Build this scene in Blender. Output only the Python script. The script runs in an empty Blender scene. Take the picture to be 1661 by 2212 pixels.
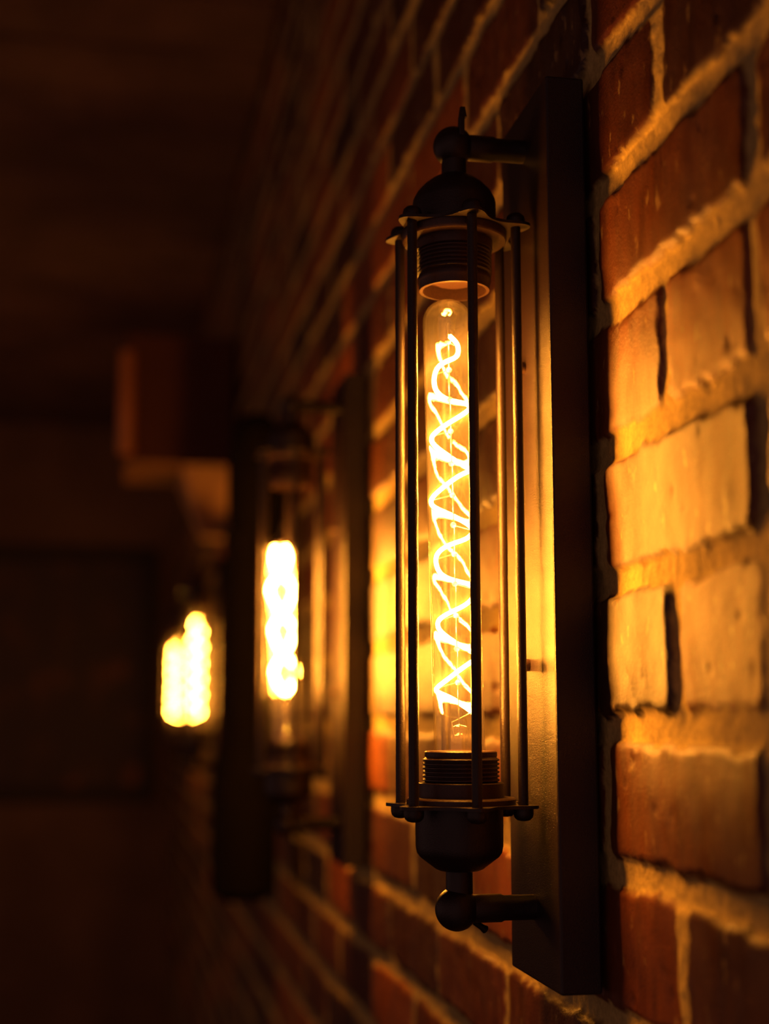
import bpy, math, random
import numpy as np
from mathutils import Vector, Matrix

PI = math.pi
C = bpy.context.scene.collection
scene = bpy.context.scene

# ------------------------------------------------------------------ camera, world, exposure
EYE = 1.55                                   # eye height above the floor
D = 0.2625                                   # distance from the eye to the brick wall
cam_data = bpy.data.cameras.new('camera')
cam = bpy.data.objects.new('camera', cam_data)
C.objects.link(cam)
cam.location = (0, 0, EYE)
cam.rotation_euler = (PI / 2 + math.radians(8.287), 0, -math.radians(10.906))
cam_data.sensor_fit = 'VERTICAL'
cam_data.sensor_height = 36.0
cam_data.lens = 3072 / 2212 * 36.0
cam_data.clip_start = 0.02
cam_data.clip_end = 60
cam_data.dof.use_dof = True
cam_data.dof.focus_distance = 0.80
cam_data.dof.aperture_fstop = 3.4
scene.camera = cam

world = bpy.data.worlds.new('world')
scene.world = world
world.use_nodes = True
wb = world.node_tree.nodes['Background']
wb.inputs[0].default_value = (1.0, 0.47, 0.40, 1)
wb.inputs[1].default_value = 0.14

scene.view_settings.view_transform = 'Standard'
scene.view_settings.look = 'None'
scene.view_settings.exposure = 0.0
scene.view_settings.gamma = 1.0
scene.view_settings.use_curve_mapping = False
scene.cycles.use_denoising = True
scene.cycles.caustics_reflective = False
scene.cycles.caustics_refractive = False
scene.cycles.transparent_max_bounces = 24
scene.cycles.max_bounces = 8
scene.cycles.sample_clamp_indirect = 4.0

GLOW = (1.0, 0.338, 0.030)                    # colour of the warm filaments
GLOW_STRENGTH = 610.0

# ------------------------------------------------------------------ materials
def new_mat(name):
    m = bpy.data.materials.new(name)
    m.use_nodes = True
    nt = m.node_tree
    return m, nt, nt.nodes['Principled BSDF']

def node(nt, typ, **kw):
    n = nt.nodes.new(typ)
    for k, v in kw.items():
        setattr(n, k, v)
    return n

def coords(nt, scale):
    tc = node(nt, 'ShaderNodeTexCoord')
    mp = node(nt, 'ShaderNodeMapping')
    mp.inputs['Scale'].default_value = scale if isinstance(scale, tuple) else (scale,) * 3
    nt.links.new(tc.outputs['Object'], mp.inputs['Vector'])
    return mp.outputs['Vector']

def noise(nt, vec, scale, detail=3, rough=0.55):
    n = node(nt, 'ShaderNodeTexNoise')
    n.inputs['Scale'].default_value = scale
    n.inputs['Detail'].default_value = detail
    n.inputs['Roughness'].default_value = rough
    nt.links.new(vec, n.inputs['Vector'])
    return n.outputs['Fac']

def ramp(nt, fac, stops):
    r = node(nt, 'ShaderNodeValToRGB')
    els = r.color_ramp.elements
    while len(els) < len(stops):
        els.new(0.5)
    for e, (p, c) in zip(els, stops):
        e.position = p
        e.color = (*c, 1) if len(c) == 3 else c
    nt.links.new(fac, r.inputs['Fac'])
    return r.outputs['Color']

def bump(nt, bsdf, height, strength, dist):
    b = node(nt, 'ShaderNodeBump')
    b.inputs['Strength'].default_value = strength
    b.inputs['Distance'].default_value = dist
    nt.links.new(height, b.inputs['Height'])
    nt.links.new(b.outputs['Normal'], bsdf.inputs['Normal'])

def painted_metal(name, col, rough, grain, strength, metallic=0.0, spec=0.5):
    m, nt, b = new_mat(name)
    v = coords(nt, 1.0)
    n = noise(nt, v, grain, 2, 0.6)
    nt.links.new(ramp(nt, n, [(0.3, tuple(c * 0.75 for c in col)), (0.7, tuple(c * 1.3 for c in col))]), b.inputs['Base Color'])
    b.inputs['Roughness'].default_value = rough
    b.inputs['Metallic'].default_value = metallic
    b.inputs['Specular IOR Level'].default_value = spec
    bump(nt, b, n, strength, 0.0004)
    return m

def plain(name, col, rough, grain=12.0, vary=0.25, bump_s=0.1, spec=0.4):
    m, nt, b = new_mat(name)
    v = coords(nt, 1.0)
    n = noise(nt, v, grain, 5, 0.6)
    nt.links.new(ramp(nt, n, [(0.3, tuple(c * (1 - vary) for c in col)), (0.7, tuple(c * (1 + vary) for c in col))]), b.inputs['Base Color'])
    b.inputs['Roughness'].default_value = rough
    b.inputs['Specular IOR Level'].default_value = spec
    bump(nt, b, n, bump_s, 0.002)
    return m

M = {}
M['iron'] = painted_metal('black_powder_coat', (0.016, 0.009, 0.009), 0.38, 1500.0, 0.6)
M['iron_plate'] = painted_metal('black_textured_plate', (0.017, 0.009, 0.012), 0.33, 1700.0, 0.9)
M['iron_rough'] = painted_metal('dark_socket_metal', (0.040, 0.018, 0.014), 0.42, 900.0, 0.4)
M['steel'] = painted_metal('grey_wire', (0.5, 0.45, 0.38), 0.3, 400.0, 0.1, 1.0)

def glowing_filament(name, power):
    m, nt, b = new_mat(name)
    nt.nodes.remove(b)
    e = node(nt, 'ShaderNodeEmission')
    e.inputs['Color'].default_value = (*GLOW, 1)
    e.inputs['Strength'].default_value = GLOW_STRENGTH * power
    nt.links.new(e.outputs[0], nt.nodes['Material Output'].inputs['Surface'])
    return m
M['filament'] = glowing_filament('glowing_filament', 1.0)
M['filament_short'] = glowing_filament('glowing_short_filament', 1.1)
M['filament_far'] = glowing_filament('glowing_far_filament', 1.0)

def bulb_glass(name, veil):
    m, nt, b = new_mat(name)
    nt.nodes.remove(b)
    tr = node(nt, 'ShaderNodeBsdfTransparent')
    tr.inputs['Color'].default_value = (0.985, 0.965, 0.93, 1)
    gl = node(nt, 'ShaderNodeBsdfGlossy')
    gl.inputs['Roughness'].default_value = 0.015
    bp = node(nt, 'ShaderNodeBump')
    bp.inputs['Strength'].default_value = 0.12
    bp.inputs['Distance'].default_value = 0.002
    nt.links.new(noise(nt, coords(nt, (1.0, 1.0, 0.35)), 160.0, 2, 0.5), bp.inputs['Height'])
    nt.links.new(bp.outputs['Normal'], gl.inputs['Normal'])
    lw = node(nt, 'ShaderNodeLayerWeight')
    lw.inputs['Blend'].default_value = 0.5
    pw = node(nt, 'ShaderNodeMath', operation='POWER')
    pw.inputs[1].default_value = 4.5
    nt.links.new(lw.outputs['Facing'], pw.inputs[0])
    ma = node(nt, 'ShaderNodeMath', operation='MULTIPLY_ADD', use_clamp=True)
    ma.inputs[1].default_value = 0.75
    ma.inputs[2].default_value = 0.085
    nt.links.new(pw.outputs[0], ma.inputs[0])
    mix = node(nt, 'ShaderNodeMixShader')
    nt.links.new(ma.outputs[0], mix.inputs[0])
    nt.links.new(tr.outputs[0], mix.inputs[1])
    nt.links.new(gl.outputs[0], mix.inputs[2])
    # a thin film of dust on the glass
    tl = node(nt, 'ShaderNodeBsdfTranslucent')
    tl.inputs['Color'].default_value = (0.9, 0.85, 0.8, 1)
    v = coords(nt, 1.0)
    n = noise(nt, v, 900.0, 3, 0.7)
    mr = node(nt, 'ShaderNodeMapRange')
    mr.inputs[1].default_value = 0.35
    mr.inputs[2].default_value = 0.75
    mr.inputs[3].default_value = veil * 0.5
    mr.inputs[4].default_value = veil * 2.0
    nt.links.new(n, mr.inputs[0])
    mix2 = node(nt, 'ShaderNodeMixShader')
    nt.links.new(mr.outputs[0], mix2.inputs[0])
    nt.links.new(mix.outputs[0], mix2.inputs[1])
    nt.links.new(tl.outputs[0], mix2.inputs[2])
    nt.links.new(mix2.outputs[0], nt.nodes['Material Output'].inputs['Surface'])
    return m
M['glass'] = bulb_glass('clear_bulb_glass', 0.008)
M['stem_glass'] = bulb_glass('clear_stem_glass', 0.012)
M['bead'] = plain('white_bead', (0.7, 0.65, 0.55), 0.3, 200.0, 0.1)

def brick_material():
    m, nt, b = new_mat('varnished_brick_and_mortar')
    at = node(nt, 'ShaderNodeAttribute', attribute_name='masonry')
    sep = node(nt, 'ShaderNodeSeparateColor')
    nt.links.new(at.outputs['Color'], sep.inputs[0])
    is_brick, tint, rnd = sep.outputs[0], sep.outputs[1], sep.outputs[2]
    v = coords(nt, 1.0)
    vs = coords(nt, (1.0, 2.6, 0.9))
    streak = noise(nt, vs, 26.0, 5, 0.6)
    fine = noise(nt, v, 420.0, 4, 0.65)
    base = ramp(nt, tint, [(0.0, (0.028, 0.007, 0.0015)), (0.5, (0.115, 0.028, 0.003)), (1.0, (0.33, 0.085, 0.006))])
    shade = ramp(nt, streak, [(0.25, (0.55, 0.5, 0.5)), (0.5, (1, 1, 1)), (0.8, (1.35, 1.3, 1.25))])
    mul = node(nt, 'ShaderNodeMix', data_type='RGBA', blend_type='MULTIPLY')
    mul.inputs[0].default_value = 1.0
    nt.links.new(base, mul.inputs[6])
    nt.links.new(shade, mul.inputs[7])
    # flecks of mortar smeared on the brick faces
    fl = noise(nt, coords(nt, (1.0, 1.6, 0.8)), 75.0, 3, 0.6)
    flr = ramp(nt, fl, [(0.63, (0, 0, 0)), (0.69, (0.6, 0.6, 0.6))])
    fleck = node(nt, 'ShaderNodeMix', data_type='RGBA')
    nt.links.new(flr, fleck.inputs[0])
    nt.links.new(mul.outputs[2], fleck.inputs[6])
    fleck.inputs[7].default_value = (0.36, 0.24, 0.09, 1)
    mortar = ramp(nt, noise(nt, v, 300.0, 4, 0.7), [(0.3, (0.40, 0.30, 0.10)), (0.7, (0.66, 0.50, 0.17))])
    mx = node(nt, 'ShaderNodeMix', data_type='RGBA')
    nt.links.new(is_brick, mx.inputs[0])
    nt.links.new(mortar, mx.inputs[6])
    nt.links.new(fleck.outputs[2], mx.inputs[7])
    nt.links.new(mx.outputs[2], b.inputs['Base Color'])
    rg = node(nt, 'ShaderNodeMapRange')
    rg.inputs[3].default_value = 0.42
    rg.inputs[4].default_value = 0.56
    nt.links.new(streak, rg.inputs[0])
    rmix = node(nt, 'ShaderNodeMix', data_type='FLOAT')
    nt.links.new(is_brick, rmix.inputs[0])
    rmix.inputs[2].default_value = 0.85
    nt.links.new(rg.outputs[0], rmix.inputs[3])
    nt.links.new(rmix.outputs[0], b.inputs['Roughness'])
    spm = node(nt, 'ShaderNodeMix', data_type='FLOAT')
    nt.links.new(is_brick, spm.inputs[0])
    spm.inputs[2].default_value = 0.25
    gs = node(nt, 'ShaderNodeMapRange')
    gs.inputs[1].default_value = 0.3
    gs.inputs[2].default_value = 0.62
    gs.inputs[3].default_value = 0.22
    gs.inputs[4].default_value = 0.85
    nt.links.new(noise(nt, coords(nt, (1.0, 2.2, 1.0)), 17.0, 6, 0.62), gs.inputs[0])
    nt.links.new(gs.outputs[0], spm.inputs[3])
    nt.links.new(spm.outputs[0], b.inputs['Specular IOR Level'])
    bump(nt, b, fine, 0.35, 0.0015)
    return m
M['brick'] = brick_material()
M['plaster'] = plain('brown_wall_paint', (0.17, 0.095, 0.060), 0.8, 3.0, 0.25)
M['ceiling'] = plain('dark_ceiling_boards', (0.11, 0.060, 0.065), 0.85, 5.0, 0.3)
M['floor'] = plain('dark_floor_boards', (0.05, 0.028, 0.016), 0.55, 6.0, 0.4)
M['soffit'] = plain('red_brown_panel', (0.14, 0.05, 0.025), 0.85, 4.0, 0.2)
M['added_block'] = plain('added_ochre_block', (0.70, 0.38, 0.16), 0.7, 8.0, 0.2)
M['trim'] = plain('lit_edge_streak', (0.62, 0.23, 0.07), 0.35, 9.0, 0.25)
M['black'] = plain('matt_black', (0.005, 0.003, 0.003), 0.85, 30.0, 0.2, 0.1, 0.15)
M['frame'] = plain('dark_frame_wood', (0.03, 0.018, 0.018), 0.6, 20.0, 0.3)

def picture_material():
    m, nt, b = new_mat('faded_dark_picture')
    v = coords(nt, (1.0, 1.0, 0.8))
    n = noise(nt, v, 6.5, 2, 0.5)
    nt.links.new(ramp(nt, n, [(0.50, (0.055, 0.030, 0.034)), (0.62, (0.09, 0.04, 0.025)), (0.72, (0.26, 0.085, 0.03))]), b.inputs['Base Color'])
    b.inputs['Roughness'].default_value = 0.6
    return m
M['picture'] = picture_material()

# ------------------------------------------------------------------ mesh helpers
class MB:
    def __init__(self):
        self.v, self.f, self.s = [], [], []

    def add(self, verts, faces, smooth=False, mat=None):
        o = len(self.v)
        for p in verts:
            p = Vector(p)
            self.v.append(tuple(mat @ p) if mat else tuple(p))
        for f in faces:
            self.f.append([i + o for i in f])
            self.s.append(smooth)
        return self

    def box(self, a, b, mat=None, ch=0.0):
        (x0, y0, z0), (x1, y1, z1) = a, b
        if ch <= 0:
            vs = [(x, y, z) for z in (z0, z1) for y in (y0, y1) for x in (x0, x1)]
            fs = [(0, 2, 3, 1), (4, 5, 7, 6), (0, 1, 5, 4), (2, 6, 7, 3), (0, 4, 6, 2), (1, 3, 7, 5)]
            return self.add(vs, fs, False, mat)
        import bmesh
        bm = bmesh.new()
        bmesh.ops.create_cube(bm, size=1.0)
        for q in bm.verts:
            q.co = Vector(((x0 + x1) / 2 + q.co.x * (x1 - x0), (y0 + y1) / 2 + q.co.y * (y1 - y0), (z0 + z1) / 2 + q.co.z * (z1 - z0)))
        bmesh.ops.bevel(bm, geom=list(bm.edges), offset=ch, segments=2, profile=0.5, affect='EDGES')
        bm.verts.index_update()
        vs = [tuple(q.co) for q in bm.verts]
        fs = [[q.index for q in f.verts] for f in bm.faces]
        bm.free()
        return self.add(vs, fs, False, mat)

    def lathe(self, prof, seg=48, mat=None, smooth=True, cap=True):
        vs, fs = [], []
        for r, z in prof:
            for k in range(seg):
                a = 2 * PI * k / seg
                vs.append((r * math.cos(a), r * math.sin(a), z))
        n = len(prof)
        for i in range(n - 1):
            for k in range(seg):
                k2 = (k + 1) % seg
                fs.append((i * seg + k, i * seg + k2, (i + 1) * seg + k2, (i + 1) * seg + k))
        if cap:
            fs.append(tuple(range(seg))[::-1])
            fs.append(tuple((n - 1) * seg + k for k in range(seg)))
        return self.add(vs, fs, smooth, mat)

    def tube(self, pts, r, seg=8, flat=1.0, cap=True):
        pts = [Vector(p) for p in pts]
        n = len(pts)
        rr = r if isinstance(r, (list, tuple)) else [r] * n
        t0 = (pts[1] - pts[0]).normalized()
        u = t0.orthogonal().normalized()
        vs, fs = [], []
        for i, p in enumerate(pts):
            t = (pts[min(i + 1, n - 1)] - pts[max(i - 1, 0)]).normalized()
            u = (u - t * u.dot(t)).normalized()
            w = t.cross(u)
            for k in range(seg):
                a = 2 * PI * k / seg
                vs.append(p + (u * math.cos(a) + w * math.sin(a) * flat) * rr[i])
        for i in range(n - 1):
            for k in range(seg):
                k2 = (k + 1) % seg
                fs.append((i * seg + k, i * seg + k2, (i + 1) * seg + k2, (i + 1) * seg + k))
        if cap:
            fs.append(tuple(range(seg))[::-1])
            fs.append(tuple((n - 1) * seg + k for k in range(seg)))
        return self.add(vs, fs, True)

    def prism(self, outline, z0, z1, mat=None):
        n = len(outline)
        vs = [(x, y, z0) for x, y in outline] + [(x, y, z1) for x, y in outline]
        fs = [tuple(range(n))[::-1], tuple(range(n, 2 * n))]
        fs += [(k, (k + 1) % n, n + (k + 1) % n, n + k) for k in range(n)]
        return self.add(vs, fs, False, mat)

    def build(self, name, mat, parent=None):
        me = bpy.data.meshes.new(name)
        me.from_pydata(self.v, [], self.f)
        me.polygons.foreach_set('use_smooth', self.s)
        me.update()
        if any(self.s):
            try:
                me.set_sharp_from_angle(angle=math.radians(38))
            except Exception:
                pass
        me.materials.append(mat)
        o = bpy.data.objects.new(name, me)
        C.objects.link(o)
        if parent is not None:
            o.parent = parent
        return o

def tag(o, label, cat, group=None):
    o['label'] = label
    o['category'] = cat
    if group:
        o['group'] = group
    return o

def structure(o):
    o['kind'] = 'structure'
    return o

def T(x, y, z):
    return Matrix.Translation((x, y, z))

# ------------------------------------------------------------------ the brick wall on the right
FAR = 6.1
CEIL = 1.25                                   # heights below are relative to the eye

def smooth_noise(y, z, cell, seed):
    rng = np.random.RandomState(seed)
    tab = rng.rand(257, 257)
    a, b = y / cell, z / cell
    i, j = np.floor(a).astype(int), np.floor(b).astype(int)
    fa, fb = a - i, b - j
    fa, fb = fa * fa * (3 - 2 * fa), fb * fb * (3 - 2 * fb)
    i0, j0, i1, j1 = i % 257, j % 257, (i + 1) % 257, (j + 1) % 257
    return (tab[i0, j0] * (1 - fa) + tab[i1, j0] * fa) * (1 - fb) + (tab[i0, j1] * (1 - fa) + tab[i1, j1] * fa) * fb - 0.5

def smoothstep(x, a, b):
    t = np.clip((x - a) / (b - a), 0, 1)
    return t * t * (3 - 2 * t)

def build_brick_wall():
    def lines(parts):
        out = [parts[0][0]]
        for a, b, s in parts:
            n = max(1, int(round((b - a) / s)))
            out += list(a + (b - a) * (np.arange(n) + 1) / n)
        return np.array(out)
    ys = lines([(-0.6, 0.45, 0.012), (0.45, 0.85, 0.0015), (0.85, 1.25, 0.0022), (1.25, 1.9, 0.005), (1.9, 3.2, 0.010), (3.2, FAR, 0.016)])
    zs = lines([(-EYE, -0.7, 0.02), (-0.7, -0.31, 0.007), (-0.31, 0.62, 0.0022), (0.62, CEIL, 0.006)])
    Y, Z = np.meshgrid(ys, zs, indexing='ij')
    known = {-4: -0.3005, -3: -0.2270, -2: -0.1565, -1: -0.0797, 0: -0.0050, 1: 0.0726, 2: 0.1465, 3: 0.2225, 4: 0.2955, 5: 0.3710, 6: 0.4465, 7: 0.5220, 8: 0.5930}
    def jz(k):
        if k in known:
            return known[k]
        return known[8] + (k - 8) * 0.0750 if k > 8 else known[-4] + (k + 4) * 0.0755
    ks = list(range(-21, 19))
    jzs = np.array([jz(k) for k in ks])
    HJ = 0.0074                               # half a bed joint
    VJ = 0.0056                               # half a head joint
    wob = smooth_noise(Y, Z, 0.020, 1) * 0.0042 + smooth_noise(Y, Z, 0.0075, 2) * 0.0035
    wob2 = smooth_noise(Y, Z, 0.11, 3) * 0.007
    row = np.clip(np.searchsorted(jzs, Z + wob2 * 0.6, side='right') - 1, 0, len(ks) - 2)
    kk = np.array(ks)[row]
    z_lo, z_hi = jzs[row], jzs[row + 1]
    dz = np.minimum(Z + wob2 * 0.6 - z_lo, z_hi - Z - wob2 * 0.6) - HJ
    off = np.where(kk % 2 == 0, 0.645, 0.545) + ((kk * 37) % 11 - 5) * 0.0006
    u = (Y - off) / 0.2
    iu = np.floor(u).astype(int)
    fy = (u - iu) * 0.2
    dy = np.minimum(fy, 0.2 - fy)
    bid = iu * 2
    # closers: two courses beside the near lamp hold a short header brick
    cl = ((kk == 0) | (kk == 2)) & (Y > 0.445) & (Y < 0.645)
    dh = np.abs(Y - 0.545)
    dy = np.where(cl, np.minimum(dy, dh), dy)
    bid = np.where(cl & (Y > 0.545), bid + 1, bid)
    dy = dy - VJ
    dist = np.minimum(dz, dy) + wob
    # rounded corner of each brick
    corner = (dz < 0.008) & (dy < 0.008)
    rr = 0.008 - np.sqrt(np.clip(0.008 - dz, 0, None) ** 2 + np.clip(0.008 - dy, 0, None) ** 2)
    dist = np.where(corner, np.minimum(dist, rr + wob), dist)
    face = smoothstep(dist, -0.0012, 0.0034)
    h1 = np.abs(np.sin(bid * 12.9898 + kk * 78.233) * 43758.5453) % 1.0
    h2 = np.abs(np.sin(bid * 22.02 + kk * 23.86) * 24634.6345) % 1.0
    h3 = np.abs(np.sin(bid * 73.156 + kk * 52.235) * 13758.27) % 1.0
    level = -0.0015 - 0.0022 * h1 + (h3 - 0.5) * 0.02 * (fy - 0.1) + smooth_noise(Y, Z, 0.045, 5) * 0.0022 + smooth_noise(Y, Z, 0.012, 6) * 0.0007
    pit = smoothstep(smooth_noise(Y, Z, 0.011, 9), 0.36, 0.49) * 0.0009
    level = np.minimum(level - pit, -0.0002)
    head = smoothstep(dz, 0.000, 0.004)
    mort = -0.0056 + head * (0.0012 + 0.0012 * np.sin(kk * 5.3 + np.round(u) * 2.1)) + smooth_noise(Y, Z, 0.03, 7) * 0.0020 + smooth_noise(Y, Z, 0.005, 8) * 0.0009
    h = mort + (level - mort) * face
    X = D - h
    ny, nz = len(ys), len(zs)
    co = np.stack([X, Y, Z + EYE], -1).reshape(-1, 3)
    idx = np.arange(ny * nz).reshape(ny, nz)
    q = np.stack([idx[:-1, :-1], idx[:-1, 1:], idx[1:, 1:], idx[1:, :-1]], -1).reshape(-1, 4)
    # body of the wall behind the faces
    x0, x1, y0, y1, z0, z1 = D + 0.0105, D + 0.14, -0.6, FAR, 0.0, EYE + CEIL
    bv = np.array([(x, y, z) for z in (z0, z1) for y in (y0, y1) for x in (x0, x1)])
    bf = np.array([(0, 2, 3, 1), (4, 5, 7, 6), (0, 1, 5, 4), (2, 6, 7, 3), (0, 4, 6, 2), (1, 3, 7, 5)]) + len(co)
    allv = np.concatenate([co, bv])
    allf = np.concatenate([q, bf])
    me = bpy.data.meshes.new('wall_right')
    me.vertices.add(len(allv))
    me.vertices.foreach_set('co', allv.astype(np.float32).ravel())
    me.loops.add(allf.size)
    me.loops.foreach_set('vertex_index', allf.astype(np.int32).ravel())
    me.polygons.add(len(allf))
    me.polygons.foreach_set('loop_start', np.arange(0, allf.size, 4, dtype=np.int32))
    sm = np.ones(len(allf), dtype=bool)
    sm[-6:] = False
    me.polygons.foreach_set('use_smooth', sm)
    me.update(calc_edges=True)
    col = np.zeros((len(allv), 4), dtype=np.float32)
    col[:len(co), 0] = smoothstep(dist + smooth_noise(Y, Z, 0.008, 11) * 0.002, -0.0006, 0.0010).ravel()
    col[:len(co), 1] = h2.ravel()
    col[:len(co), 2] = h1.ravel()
    col[:, 3] = 1
    at = me.color_attributes.new('masonry', 'FLOAT_COLOR', 'POINT')
    at.data.foreach_set('color', col.ravel())
    me.materials.append(M['brick'])
    o = bpy.data.objects.new('wall_right', me)
    C.objects.link(o)
    return structure(o)

build_brick_wall()

# ------------------------------------------------------------------ the rest of the room
LEFT = -3.4
structure(MB().box((LEFT, -0.6, -0.12), (D + 0.14, FAR + 0.15, 0.0)).build('floor', M['floor']))
cb = MB().box((LEFT, -0.6, EYE + CEIL), (D + 0.14, FAR + 0.15, EYE + CEIL + 0.1))
y = 0.4
while y < FAR - 0.1:                           # boarding of the ceiling
    cb.box((LEFT, y, EYE + CEIL - 0.012), (D - 0.002, y + 0.20, EYE + CEIL), None, 0.004)
    y += 0.215
structure(cb.build('ceiling', M['ceiling']))
structure(MB().box((LEFT, FAR, 0.0), (D + 0.14, FAR + 0.15, EYE + CEIL)).build('wall_far', M['plaster']))
# the room is open to the left and behind the eye
# boxed-in bulkhead high on the brick wall
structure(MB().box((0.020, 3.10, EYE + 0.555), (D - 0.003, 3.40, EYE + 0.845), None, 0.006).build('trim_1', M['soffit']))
structure(MB().lathe([(0.013, 0.0), (0.017, 0.006), (0.017, 0.222), (0.013, 0.228)], 24, T(0.022, 3.094, EYE + 0.572)).build('trim_2', M['trim']))  # added rod; its bright colour stands in for a lit bulkhead edge

# tapered block added under it, pale and sloped to show a lit patch
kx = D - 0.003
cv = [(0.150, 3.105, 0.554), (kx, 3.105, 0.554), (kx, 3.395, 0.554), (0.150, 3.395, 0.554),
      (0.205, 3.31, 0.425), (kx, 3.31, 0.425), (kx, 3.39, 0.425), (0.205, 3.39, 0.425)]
structure(MB().add([(a, b, c + EYE) for a, b, c in cv], [(0, 1, 2, 3), (7, 6, 5, 4), (0, 4, 5, 1), (1, 5, 6, 2), (2, 6, 7, 3), (3, 7, 4, 0)]).build('trim_3', M['added_block']))

# ------------------------------------------------------------------ caged wall lamps
AXIS = 0.1975 - D                               # lamp axis in front of the wall
RODS = [math.radians(30 + 60 * k) for k in range(6)]
RC = 0.036
ZC = 0.1125                                   # centre of the back plate

def scalloped(r_in, r_tab, n=144):
    out = []
    for k in range(n):
        a = 2 * PI * k / n
        d = min(abs((a - b + PI) % (2 * PI) - PI) for b in RODS)
        w = math.exp(-(d / 0.25) ** 2)
        out.append(((r_in + (r_tab - r_in) * w) * math.cos(a), (r_in + (r_tab - r_in) * w) * math.sin(a)))
    return out

def thread(r0, r1, z0, z1, turns):
    prof = []
    for k in range(turns):
        za, zb = z0 + (z1 - z0) * k / turns, z0 + (z1 - z0) * (k + 1) / turns
        prof += [(r0, za), (r1, za * 0.7 + zb * 0.3), (r1, za * 0.4 + zb * 0.6), (r0, za * 0.1 + zb * 0.9)]
    return prof

def nut(z, up):
    s = 1 if up else -1
    p = [(0.0056, 0), (0.0057, 0.0030), (0.0051, 0.0050), (0.0036, 0.0064), (0.0014, 0.0069)]
    p = [(r, z + s * q) for r, q in p]
    return p if up else p[::-1]

def helix(z_top, z_bot, pitch, r, phase, rnd):
    step = pitch / 44
    pts = []
    n = int(abs(z_top - z_bot) / step)
    for i in range(n + 1):
        t = i / n
        z = z_top + (z_bot - z_top) * t
        ph = phase - 2 * PI * (z_top - z) / pitch
        # the strand opens out of the axis at the top
        rr = r * (0.42 + 0.58 * min(1, t * 6.5)) * (1 + 0.07 * math.sin(ph * 2.3 + rnd) + 0.05 * math.sin(ph * 0.7))
        pts.append((rr * math.cos(ph), rr * math.sin(ph), z + 0.0013 * math.sin(ph * 1.7 + rnd)))
    return pts

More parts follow.
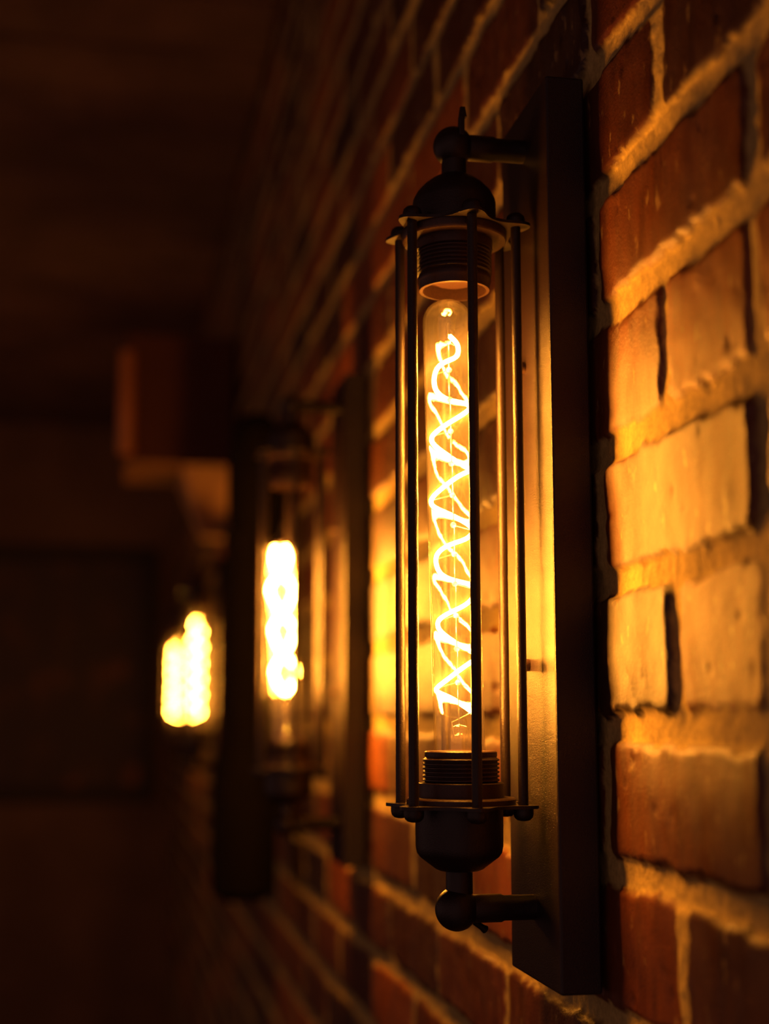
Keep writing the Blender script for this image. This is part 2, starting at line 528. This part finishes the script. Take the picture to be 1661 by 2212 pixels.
def wall_lamp(y, dz, label, bulb_top, fil_top, fil_bot, lean, phase, rnd, twin=False, shift=0.0):
    AX = AXIS + shift
    root = bpy.data.objects.new('wall_lamp', None)
    C.objects.link(root)
    root.location = (D, y, EYE + ZC + dz)
    root.empty_display_size = 0.05
    tag(root, label, 'wall lamp', 'caged tube wall lamps along the brick wall')
    def at(x, yy, z):
        return T(x, yy, z - ZC)
    A = at(AX, 0, 0)
    plate = MB().box((-0.0232, -0.0475, -0.145 - ZC), (0.0, 0.0475, 0.370 - ZC), None, 0.0014).build('back_plate', M['iron_plate'], root)
    for zz in (0.208, 0.031):
        s = MB().lathe([(0.0, 0.0), (0.0034, 0.0), (0.0036, 0.0012), (0.0036, 0.0042), (0.0028, 0.0056), (0.0, 0.0058)][1:-1], 20,
                       at(-0.0232, 0.003, zz) @ Matrix.Rotation(-PI / 2, 4, 'Y'))
        s.build('screw', M['iron_rough'], plate)
    for zz, up in ((0.3435, 1), (-0.1050, -1)):
        bx = -0.0020 if up > 0 else -0.0031          # the joints sit a touch off the cage axis
        zz = zz - 0.0012 if up > 0 else zz
        a = MB()
        Rm = at(AX, 0, zz) @ Matrix.Rotation(PI / 2, 4, 'Y')
        a.lathe([(0.0074, 0.006), (0.0078, 0.0085), (0.0078, 0.0225), (0.0070, 0.0240), (0.0069, -AX - 0.0230)], 32, Rm)
        a.build('arm', M['iron'], root)
        b = MB()
        prof = []
        for k in range(19):
            t = -PI / 2 + PI * k / 18
            prof.append((max(0.0002, 0.0121 * math.cos(t)), 0.0121 * math.sin(t)))
        b.lathe(prof, 40, at(AX + bx, 0, zz))
        jo = b.build('ball_joint', M['iron'], root)
        sc = MB()
        if up > 0:
            sc.box((0.0030, -0.0120, 0.003), (0.0066, -0.0080, 0.0150), at(AX + bx - 0.0020, 0, zz), 0.0008)
            sc.add(*[[(0.0034, -0.0115, 0.0148), (0.0078, -0.0115, 0.0148), (0.0078, -0.0080, 0.0148), (0.0034, -0.0080, 0.0148),
                      (0.0042, -0.0108, 0.0212), (0.0070, -0.0108, 0.0212), (0.0070, -0.0086, 0.0212), (0.0042, -0.0086, 0.0212)],
                     [(3, 2, 1, 0), (4, 5, 6, 7), (0, 1, 5, 4), (1, 2, 6, 5), (2, 3, 7, 6), (3, 0, 4, 7)]], False, at(AX + bx - 0.0020, 0, zz))
        else:
            sc.tube([(AX + 0.0070, 0.002, zz - 0.0070 - ZC), (AX + 0.0125, 0.004, zz - 0.0108 - ZC), (AX + 0.0146, 0.005, zz - 0.0122 - ZC)], [0.0018, 0.0018, 0.0024], 12)
        sc.build('set_screw', M['iron'], jo)
        n = MB()
        z0, z1 = (0.3220, 0.3350) if up > 0 else (-0.0965, -0.0825)
        n.lathe([(0.0076, z0), (0.0076, z1)], 32, at(AX - 0.0014, 0, 0))
        n.build('neck', M['iron'], root)
    MB().lathe([(0.0248, 0.2885), (0.0250, 0.3055), (0.0246, 0.3080), (0.0225, 0.3122), (0.0185, 0.3168), (0.0135, 0.3208), (0.0095, 0.3230), (0.0076, 0.3236)], 56, at(AX - 0.0016, 0, 0)).build('upper_cap', M['iron'], root)
    MB().lathe([(0.0090, -0.0843), (0.0112, -0.0840), (0.0135, -0.0830), (0.0222, -0.0765), (0.0240, -0.0740), (0.0247, -0.0705), (0.0249, -0.0485)], 56, at(AX - 0.0012, 0, 0)).build('lower_cap', M['iron'], root)
    for z0, z1, up in ((0.2872, 0.2890, True), (-0.0492, -0.0474, False)):
        f = MB().prism(scalloped(0.0325, 0.0448), z0, z1, A)
        fo = f.build('flange', M['iron'], root)
        for a in RODS:
            x, yy = RC * math.cos(a), RC * math.sin(a)
            MB().lathe(nut(z1 if up else z0, up), 20, at(AX + x, yy, 0)).build('dome_nut', M['iron'], fo)
    for a in RODS:
        MB().lathe([(0.0029, -0.0474), (0.0029, 0.2872)], 20, at(AX + RC * math.cos(a), RC * math.sin(a), 0)).build('cage_rod', M['iron'], root)
    # upper socket, empty, open underneath
    up = MB()
    up.lathe([(0.0228, 0.2872), (0.0312, 0.2872), (0.0312, 0.2828), (0.0305, 0.2818), (0.0230, 0.2818), (0.0228, 0.2760)]
             + thread(0.0212, 0.0224, 0.2755, 0.2610, 6)
             + [(0.0214, 0.2605), (0.0218, 0.2596), (0.0218, 0.2570), (0.0212, 0.2562), (0.0208, 0.2520), (0.0190, 0.2518), (0.0188, 0.2600), (0.0120, 0.2602), (0.0118, 0.2570), (0.0060, 0.2568)], 56, at(AX - 0.0018, 0, 0), True, True)
    up.build('upper_socket', M['iron_rough'], root)
    lo = MB()
    lo.lathe([(0.0309, -0.0474), (0.0309, -0.0446), (0.0302, -0.0438), (0.0243, -0.0436), (0.0242, -0.0358), (0.0238, -0.0354), (0.0212, -0.0353)]
             + thread(0.0206, 0.0218, -0.0350, -0.0216, 6)
             + [(0.0203, -0.0212), (0.0206, -0.0204), (0.0205, -0.0184), (0.0198, -0.0178), (0.0155, -0.0178)], 56, A, True, True)
    lo.build('lower_socket', M['iron_rough'], root)
    # the tube bulb
    base = -0.0178
    L = bulb_top - base
    bm_ = at(AX - (0.003 if twin else 0.0006), 0, base) @ Matrix.Rotation(-lean, 4, 'Y')
    R = 0.0146
    prof = [(R, -0.004)] + [(R, L * k / 12 - 0.0001) for k in range(1, 10)]
    prof += [(R, L - R * 0.92)]
    for k in range(1, 13):
        t = PI / 2 * k / 12
        prof.append((max(0.0001, R * math.cos(t)), L - R * 0.92 + R * 0.92 * math.sin(t)))
    prof += [(max(0.0001, r - 0.0009), z - 0.0009 * (z > L * 0.93)) for r, z in reversed(prof)]
    bulb = MB().lathe(prof, 64, bm_, True, False).build('glass_bulb', M['glass'], root)
    ft, fb = fil_top - base, fil_bot - base
    hp = helix(ft, fb, 0.086 if twin else 0.0362, 0.0118 if twin else 0.0113, phase, rnd)
    m = MB()
    m.tube(hp, 0.0024 if twin else 0.00125, 7)
    if twin:
        m.tube([(-a, -b, c) for a, b, c in hp], 0.0024, 7)
    for q in range(len(m.v)):
        m.v[q] = tuple(bm_ @ Vector(m.v[q]))
    m.build('filament', M['filament_short' if twin else 'filament_far' if y > 3 else 'filament'], bulb)
    w = MB()
    w.tube([(0, 0, 0.010), (0.0003, 0, L * 0.5), (0, 0, ft - 0.004), (0, 0, ft + 0.006), (0.0004, 0, ft + 0.008)], 0.00035, 6)
    w.tube([(0, 0, ft + 0.001), hp[0]], 0.0004, 6)
    k = 8
    beads = []
    while k < len(hp) - 4:                      # little hooks that hold the spiral
        z = hp[k][2]
        w.tube([(0, 0, z + 0.003), (hp[k][0] * 0.5, hp[k][1] * 0.5, z + 0.0015), hp[k]], 0.00028, 5)
        beads.append(z + 0.003)
        k += 22
    w.tube([(-0.0030, 0, 0.006), (-0.0040, 0.001, 0.016), hp[-1]], 0.0004, 6)
    for q in range(len(w.v)):
        w.v[q] = tuple(bm_ @ Vector(w.v[q]))
    w.build('support_wire', M['steel'], bulb)
    for z in beads:
        MB().lathe([(0.0002, -0.0016), (0.0012, -0.0012), (0.0018, 0.0), (0.0012, 0.0012), (0.0002, 0.0016)], 12, bm_ @ T(0, 0, z)).build('bead', M['bead'], bulb)
    st = MB()
    st.lathe([(0.0062, 0.0), (0.0058, 0.006), (0.0056, 0.012)], 24, bm_, True, False)
    st.lathe([(0.0048, 0.0045), (0.0052, 0.006), (0.0040, 0.0085), (0.0010, 0.0100)], 20, bm_ @ Matrix.Diagonal((1, 0.55, 1, 1)), True, True)
    st.lathe([(0.0003, 0.0118), (0.0044, 0.0122), (0.0050, 0.0136), (0.0010, 0.0150)], 20, bm_ @ Matrix.Diagonal((1, 0.4, 1, 1)), True, True)
    st.build('glass_stem', M['stem_glass'], bulb)
    return root

wall_lamp(0.796, 0.0, 'nearest black caged wall lamp, in sharp focus, with a long spiral filament tube bulb', 0.2464, 0.2245, 0.0040, 0.0222, math.radians(65), 0.0)
wall_lamp(1.510, -0.004, 'blurred caged wall lamp with a shorter tube bulb, just behind the sharp nearest lamp', 0.1910, 0.1860, 0.0310, 0.046, math.radians(195), 1.3, True, -0.008)
wall_lamp(3.300, 0.0, 'third glowing wall lamp down the wall, the larger of the two small far blurs', 0.2464, 0.2245, 0.0040, 0.0, math.radians(260), 2.1)
wall_lamp(4.350, 0.0, 'farthest glowing wall lamp, smallest blur at the left end of the row', 0.2464, 0.2245, 0.0040, 0.0, math.radians(20), 3.3)

# ------------------------------------------------------------------ dark unlit upright fixture between the lamps
fx = bpy.data.objects.new('wall_fixture', None)
C.objects.link(fx)
fx.location = (D, 2.05, EYE - 0.25)
tag(fx, 'tall dark unlit upright wall fixture in silhouette to the left of the second lamp', 'wall fixture')
X0 = 0.193 - D
MB().lathe([(0.030, 0.0), (0.044, 0.010), (0.046, 0.03), (0.046, 0.17), (0.036, 0.21)], 40, T(X0, 0, 0)).build('base_cup', M['black'], fx)
MB().lathe([(0.034, 0.20), (0.033, 0.23), (0.033, 0.50), (0.034, 0.52)], 40, T(X0, 0, 0)).build('body', M['black'], fx)
MB().lathe([(0.034, 0.51), (0.042, 0.54), (0.043, 0.62), (0.036, 0.665), (0.020, 0.690), (0.004, 0.697)], 40, T(X0 + 0.012, 0, 0)).build('domed_cap', M['black'], fx)
for zz in (0.12, 0.58):
    MB().box((X0 + 0.03, -0.015, zz - 0.02), (0.0, 0.015, zz + 0.02), None, 0.002).build('bracket', M['black'], fx)

# ------------------------------------------------------------------ framed picture on the far wall
pf = bpy.data.objects.new('picture_frame', None)
C.objects.link(pf)
x0, x1, z0, z1 = -0.95, 0.195, -0.335, 0.715
pf.location = ((x0 + x1) / 2, FAR, EYE + z0)
tag(pf, 'large dark framed picture on the brown far wall at the left', 'picture')
w, h, b = (x1 - x0) / 2, z1 - z0, 0.06
fr = MB()
fr.box((-w, -0.04, 0), (w, 0, b), None, 0.004).box((-w, -0.04, h - b), (w, 0, h), None, 0.004)
fr.box((-w, -0.04, b), (-w + b, 0, h - b), None, 0.004).box((w - b, -0.04, b), (w, 0, h - b), None, 0.004)
fr.build('frame', M['frame'], pf)
MB().box((-w + b, -0.018, b), (w - b, 0, h - b)).build('picture_panel', M['picture'], pf)
